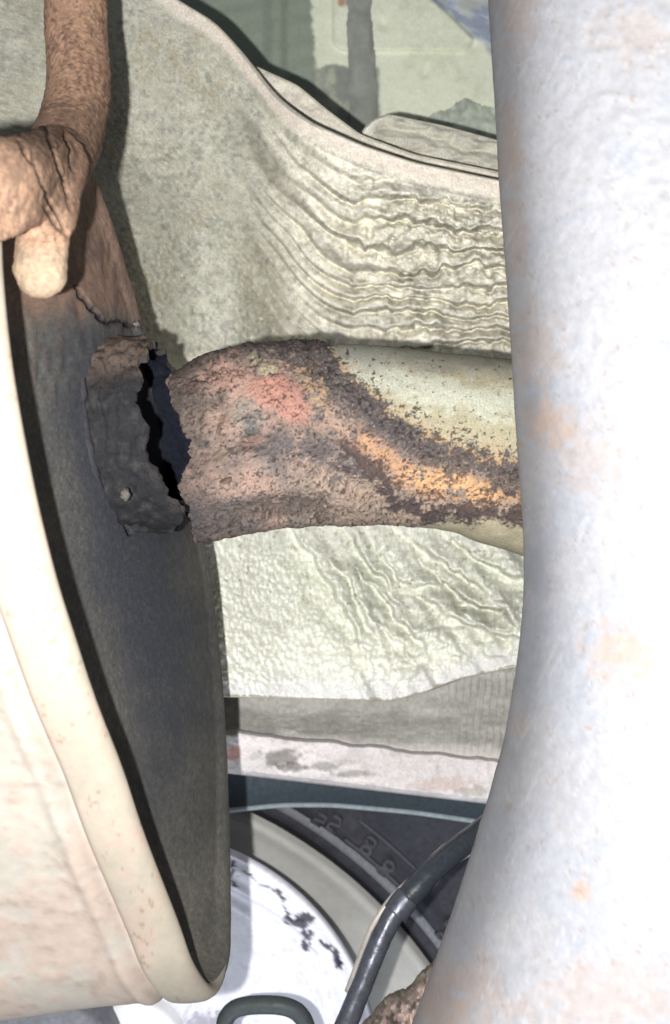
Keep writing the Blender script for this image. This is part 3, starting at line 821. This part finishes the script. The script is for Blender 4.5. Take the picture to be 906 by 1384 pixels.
    n1 = fbm(px / 50, py / 70, 0.0, 4, 105); n2 = fbm(px / 9, py / 26, 0.0, 4, 106); n3 = fbm(px / 4, py / 6, 0.0, 3, 107)
    hh = .00030 * n2 * ss(620, 480, py) + .00006 * n3
    cracks = [([(104, 388), (118, 412), (140, 436), (168, 437), (192, 441)], 2.2), ([(122, 560), (138, 640), (156, 690), (176, 722)], 2.6), ([(62, 190), (84, 240)], 1.4)]
    blk = 0
    for pts, w in cracks:
        d, al = pdist(px + 3 * n3, py + 3 * n2, pts)
        m = ss(w + 1.5, w - .8, d)
        hh = hh - .0012 * m; blk = np.maximum(blk, m)
    pl = pl + nrm[None, None] * hh[..., None]
    col = np.broadcast_to(lin(88, 86, 80), pl.shape) * (1 + .14 * n1 + .12 * n3)[..., None]
    col = mixc(col, lin(120, 96, 82), ss(450, 400, py + 20 * n2) * .85)
    col = mixc(col, lin(92, 76, 70), ss(.2, .7, n2) * ss(620, 420, py) * .7)
    soot = ss(1.5, .35, np.hypot((px - 160 - (py - 600) * .17) / 85, (py - 680) / 420) + .2 * n1) * ss(400, 470, py)
    col = mixc(col, lin(54, 57, 66), soot * .9)
    col = mixc(col, lin(72, 70, 66), ss(.6, .95, n3 + .2 * n2) * .4)
    n6 = fbm(px / 2.4, py / 2.8, 0.0, 2, 109)
    col = mixc(col, lin(128, 124, 112), ss(.35, .8, n6 + .3 * n3) * .16 * (1 - .6 * soot))
    col = mixc(col, lin(40, 38, 38), ss(.4, .8, -n6 + .3 * n1) * .22)
    col = mixc(col, np.array([.012, .012, .015]), blk)
    gridobj("end_plate", pl, M['plate'], t, col, wv=True)

    # broken stub of the inlet pipe, still welded to the plate
    cz = R(182, 583, .236)
    base_x = -.068
    th = np.linspace(0, 2 * np.pi, 360, endpoint=False)
    tw = (th + np.pi) % (2 * np.pi) - np.pi     # 0 faces the camera, +pi/2 is up
    end = np.interp(tw, [-3.15, -2.4, -1.9, -1.55, -1.2, -.9, -.6, -.3, 0, .4, .8, 1.2, 1.5, 1.8, 2.3, 3.15],
                    [-.0405, -.0405, -.044, -.045, -.0400, -.0372, -.0412, -.0440, -.0455, -.0468, -.0470, -.0468, -.0475, -.0478, -.0440, -.0405])
    end = end + .0013 * fbm(tw * 4, tw * 0, 0.0, 5, 111, .62) - .0010 * ss(.5, .85, vnoise(tw * 7, tw * 0, 0.0, 112))
    v = np.linspace(0, 1, 90)
    Xs = base_x + (end[None] - base_x) * v[:, None]
    rz, ry = .0258, .0240
    n = fbm(Xs * 300, np.sin(tw)[None] * 6 + 0 * Xs, np.cos(tw)[None] * 6 + 0 * Xs + 4.0, 4, 113)
    k = 1 + .030 * n - .035 * ss(.55, .6, v)[:, None] * ss(.35, .45, vnoise(np.sin(tw) * 2.4 + 3, np.cos(tw) * 2.4 + 3, 0.0, 118))[None]
    sag = -.06 * (Xs - base_x)
    P = np.stack([Xs, cz[1] - np.cos(tw)[None] * ry * k, cz[2] + np.sin(tw)[None] * rz * k + sag], -1)
    px, py = to_px(P)
    n2 = fbm(px / 14, py / 14, 0.0, 4, 114); n3 = fbm(px / 4, py / 4, 0.0, 3, 115)
    # shallow step where the outer collar ends
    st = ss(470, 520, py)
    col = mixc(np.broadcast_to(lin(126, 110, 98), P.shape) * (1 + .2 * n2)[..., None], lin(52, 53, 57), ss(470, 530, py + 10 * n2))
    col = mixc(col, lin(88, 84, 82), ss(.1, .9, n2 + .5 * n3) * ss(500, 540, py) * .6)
    col = mixc(col, lin(44, 44, 50), ss(.4, .8, n3) * .7)
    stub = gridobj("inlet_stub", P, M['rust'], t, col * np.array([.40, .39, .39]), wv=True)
    Pi = P.copy(); Pi[..., 1] += np.cos(tw)[None] * .0018; Pi[..., 2] -= np.sin(tw)[None] * .0018
    gridobj("soot_shade_lining", Pi, M['soot'], stub, None, wv=True, flip=True)
    rimj = np.stack([P[-1], Pi[-1]], 0)
    gridobj("torn_edge", rimj, M['rust'], stub, np.broadcast_to(lin(60, 56, 56), rimj.shape), wv=True)
    # outer collar sleeve left as a short ring, partly flaked away
    # lumpy weld around the stub
    wr = []
    for a in np.linspace(0, 2 * np.pi, 180, endpoint=False):
        y = cz[1] - math.cos(a) * (ry + .0006); z = cz[2] + math.sin(a) * (rz + .0006)
        x = ((pn @ nrm) - .0068 - nrm[1] * y - nrm[2] * z) / nrm[0]
        wr.append((x, y, z))
    wr = np.array(wr); wr = np.vstack([wr, wr[:1]])
    Pw = sweep(wr, .0013, 14)
    cenw = wr[:, None]
    Pw = cenw + (Pw - cenw) * (1 + .5 * fbm(Pw[..., 0] * 500, Pw[..., 1] * 500, Pw[..., 2] * 500 + 9., 3, 116))[..., None]
    px, py = to_px(Pw)
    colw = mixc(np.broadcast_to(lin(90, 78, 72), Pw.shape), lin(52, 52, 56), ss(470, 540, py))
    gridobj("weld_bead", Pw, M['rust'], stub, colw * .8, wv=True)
    # pale chip of weld spatter
    for (fx, fy, fd, r) in ((170, 668, .2120, .0014),):
        c = R(fx, fy, fd)
        u = np.linspace(0, np.pi, 9); w = np.linspace(0, 2 * np.pi, 14, endpoint=False)
        Q = np.stack([np.sin(u)[:, None] * np.cos(w)[None], np.sin(u)[:, None] * np.sin(w)[None], np.cos(u)[:, None] + 0 * w[None]], -1)
        Q = c + Q * r * (1 + .4 * fbm(Q[..., 0] * 2 + fx, Q[..., 1] * 2, Q[..., 2] * 2 + 7, 2, 5))[..., None]
        gridobj("weld_spatter", Q, M['rust'], stub, np.broadcast_to(lin(84, 80, 76), Q.shape), wv=True)

    # hanger rod with its flattened foot, welded to the rim
    VV, FF, nv = [], [], 0
    u = np.linspace(0, np.pi, 11); w = np.linspace(0, 2 * np.pi, 16, endpoint=False)
    Sph = np.stack([np.sin(u)[:, None] * np.cos(w)[None], np.sin(u)[:, None] * np.sin(w)[None], np.cos(u)[:, None] + 0 * w[None]], -1).reshape(-1, 3)
    SF = gfaces(11, 16, wv=True)
    def balls(pts, n, sy=1.0):
        nonlocal nv
        p = catmull(pts, n)
        for (x, y, d, r) in p:
            c = R(x, y, d); rr = r * d / F
            VV.append(c + Sph * np.array([rr, rr * sy, rr])); FF.append(SF + nv); nv += len(Sph)
    balls([(100, -120, .246, 44), (101, -40, .244, 44), (104, 40, .240, 43), (107, 110, .232, 43), (100, 165, .220, 44), (84, 205, .206, 46), (66, 240, .193, 46)], 90)
    balls([(74, 222, .194, 46), (66, 275, .184, 42), (58, 320, .180, 37), (55, 366, .178, 37)], 40, .7)
    balls([(84, 205, .206, 44), (60, 222, .190, 48), (30, 232, .176, 52), (-10, 242, .164, 58), (-80, 250, .156, 60)], 60, .40)
    balls([(64, 255, .186, 40), (30, 272, .174, 40), (0, 284, .165, 42), (-50, 300, .158, 44)], 50, .40)
    VV = np.vstack(VV); FF = np.vstack(FF)
    raw = link("hanger_raw", VV, FF, M['hanger'], None)
    org = np.array(raw.location)
    md = raw.modifiers.new("weld", 'REMESH'); md.mode = 'VOXEL'; md.voxel_size = .00055
    ms = raw.modifiers.new("soften", 'SMOOTH'); ms.factor = .5; ms.iterations = 5
    dg = bpy.context.evaluated_depsgraph_get()
    me = bpy.data.meshes.new_from_object(raw.evaluated_get(dg))
    co = np.empty(len(me.vertices) * 3); me.vertices.foreach_get("co", co); co = co.reshape(-1, 3) + org
    nn = np.empty(len(me.vertices) * 3); me.vertices.foreach_get("normal", nn); nn = nn.reshape(-1, 3)
    fc = [tuple(p.vertices) for p in me.polygons]
    bpy.data.objects.remove(raw); bpy.data.meshes.remove(me)
    px, py = to_px(co)
    sk = px * .82 + py * .34                       # streaks run along the foot
    n1 = fbm(px / 45, py / 60, 0.0, 4, 131); n2 = fbm(sk / 5, py / 26, 0.0, 4, 132); n3 = fbm(px / 5, py / 7, 0.0, 3, 133)
    foot = ss(120, 185, py) * ss(345, 270, py)
    n4 = fbm(px / 2.6, py / 4.5, 0.0, 3, 134)
    h = .0004 * n1 + .00010 * n3 + .00010 * n4 - .00018 * ss(.1, .5, n3 + .6 * n1) + foot * .00015 * n2
    crk = 0
    for pts, w in (([(62, 172), (70, 200), (84, 236), (92, 262), (96, 290)], 1.7), ([(44, 205), (52, 235), (66, 270), (82, 300), (90, 318)], 1.4), ([(28, 190), (36, 212), (46, 222)], 1.3), ([(60, 280), (72, 300), (86, 316)], 1.6), ([(84, 170), (94, 205), (100, 236)], 1.2)):
        d, al = pdist(px + 2.5 * n3, py + 2 * n3, pts)
        m = ss(w + 1.6, w - .6, d) * np.sin(np.clip(al, .05, 1) * math.pi) ** .4 * (co[:, 1] < .225)
        crk = np.maximum(crk, m); h = h - .0008 * m
    co = co + nn * h[:, None]
    sh1 = co.shape
    col = np.broadcast_to(np.array([.40, .248, .165]), sh1) * (1 + .12 * n1 + .10 * n3)[:, None]
    col = mixc(col, np.array([.46, .27, .205]), ss(.1, .8, n1 + .4 * n3) * ss(300, 160, py) * .7)
    col = mixc(col, np.array([.145, .092, .062]), np.clip(foot * (.75 + .45 * n2 + .3 * n1), 0, .9))
    col = mixc(col, np.array([.11, .08, .065]), ss(.45, .85, n2 + .2 * n3) * foot * .7)
    col = mixc(col, np.array([.20, .125, .085]), ss(.0, .45, n3 + .6 * n1) * .7)
    col = mixc(col, np.array([.10, .07, .055]), ss(.4, .8, n4 + .3 * n3) * .65)
    col = mixc(col, np.array([.27, .215, .15]), ss(320, 350, py) * .7)
    col = mixc(col, np.array([.25, .165, .12]), ss(195, 150, py + (px - 60) * .3) * ss(60, 90, 130 - px) * ss(120, 150, py) * .6)
    col = mixc(col, np.array([.02, .015, .014]), crk * .9)
    link("hanger_rod", co, fc, M['hanger'], t, col)

build_muffler()

# ------------------------------------------------------------------ pale axle tube close to the camera
def build_axle():
    E = [(-260, 640), (-60, 656), (60, 663), (200, 671), (330, 681), (450, 689), (600, 698), (740, 708), (830, 707), (930, 696), (1040, 676), (1130, 651), (1220, 621), (1300, 591), (1384, 561), (1450, 535), (1600, 470), (1750, 400)]
    ys = np.arange(-250, 1700, 3.5)
    xl = sm(ys, E, 22)
    xc = 1010.0; dc = .205
    th = np.concatenate([np.linspace(-1.75, 1.75, 260), np.linspace(1.75, 2 * np.pi - 1.75, 40)[1:-1]])
    r = (xc - xl) * dc / F * .957
    cx = (xc - CX) / F * dc; cz = (CY - ys) / F * dc
    Y2 = np.repeat(ys[:, None], len(th), 1)
    n1 = fbm(Y2 / 130, np.sin(th)[None] * 2.2 + 0 * Y2, np.cos(th)[None] * 2 + 0 * Y2 + 5., 4, 121)
    rr = r[:, None] * (1 + .004 * n1)
    P = np.stack([cx + np.sin(th)[None] * rr, dc - (np.sign(np.cos(th)) * np.abs(np.cos(th)) ** .62)[None] * np.minimum(rr, .060) * .84, np.repeat(cz[:, None], len(th), 1)], -1)
    px, py = to_px(P)
    n2 = fbm(px / 70, py / 70, 0.0, 4, 122); n3 = fbm(px / 16, py / 12, 0.0, 4, 123); n4 = fbm(px / 6, py / 6, 0.0, 3, 124)
    col = np.broadcast_to(np.array([.258, .259, .274]), P.shape) * (1 + .05 * n2)[..., None]
    col = mixc(col, np.array([.222, .232, .262]), ss(-.1, .7, n2 + .4 * n3) * .7)
    col = col * (1 + .05 * n4 + .04 * n3)[..., None]
    peach = np.array([.285, .215, .175])
    for (x, y, rx, ry, a) in ((850, 880, 55, 45, .75), (740, 575, 40, 35, .8), (790, 620, 70, 50, .35), (785, 1205, 16, 18, .9), (700, 20, 26, 60, .4), (690, 200, 18, 60, .5), (700, 320, 20, 60, .4),
                              (860, 40, 60, 50, .3), (720, 470, 40, 60, .4), (590, 1360, 40, 80, .6), (650, 1330, 40, 60, .45), (820, 1350, 120, 50, .4), (700, 980, 20, 20, .3)):
        m = ss(1.3, .2, np.hypot((px - x) / rx, (py - y) / ry) + .45 * n3)
        col = mixc(col, peach, m * a)
    w9, c9 = worley(px / 26 + .4 * n3, py / 22 + .4 * n4, 1.0, 127)
    dot = ss(.16, .05, w9 - .06 * n4) * (c9 > .62)
    col = mixc(col, np.array([.20, .145, .11]), dot * .55)
    scr = ss(.80, .95, fbm((px + .5 * py) / 5, (py - .5 * px) / 90, 0.0, 3, 128))
    col = mixc(col, np.array([.32, .32, .33]), scr * .5)
    blue = np.array([.19, .205, .235])  # bluish shading at the waist and left edge put into colour patches
    for (x, y, rx, ry, a) in ((728, 770, 22, 60, .7), (716, 900, 22, 60, .55), (720, 540, 12, 30, .5), (672, 1150, 40, 70, .3), (690, 1310, 40, 30, .35)):
        m = ss(1.3, .1, np.hypot((px - x) / rx, (py - y) / ry) + .5 * n3)
        col = mixc(col, blue, m * a)
    col = mixc(col, np.array([.22, .21, .20]), ss(.78, 1.0, n4 + .2 * n3) * .5 * ss(500, 700, py))
    h = .00025 * n3
    P[..., 1] -= h
    o = gridobj("axle_tube", P, M['axle'], None, col, wv=True)
    tag(o, "thick pale blue-grey axle tube with faint peach rust blotches, flaring at its foot", "axle tube")
build_axle()
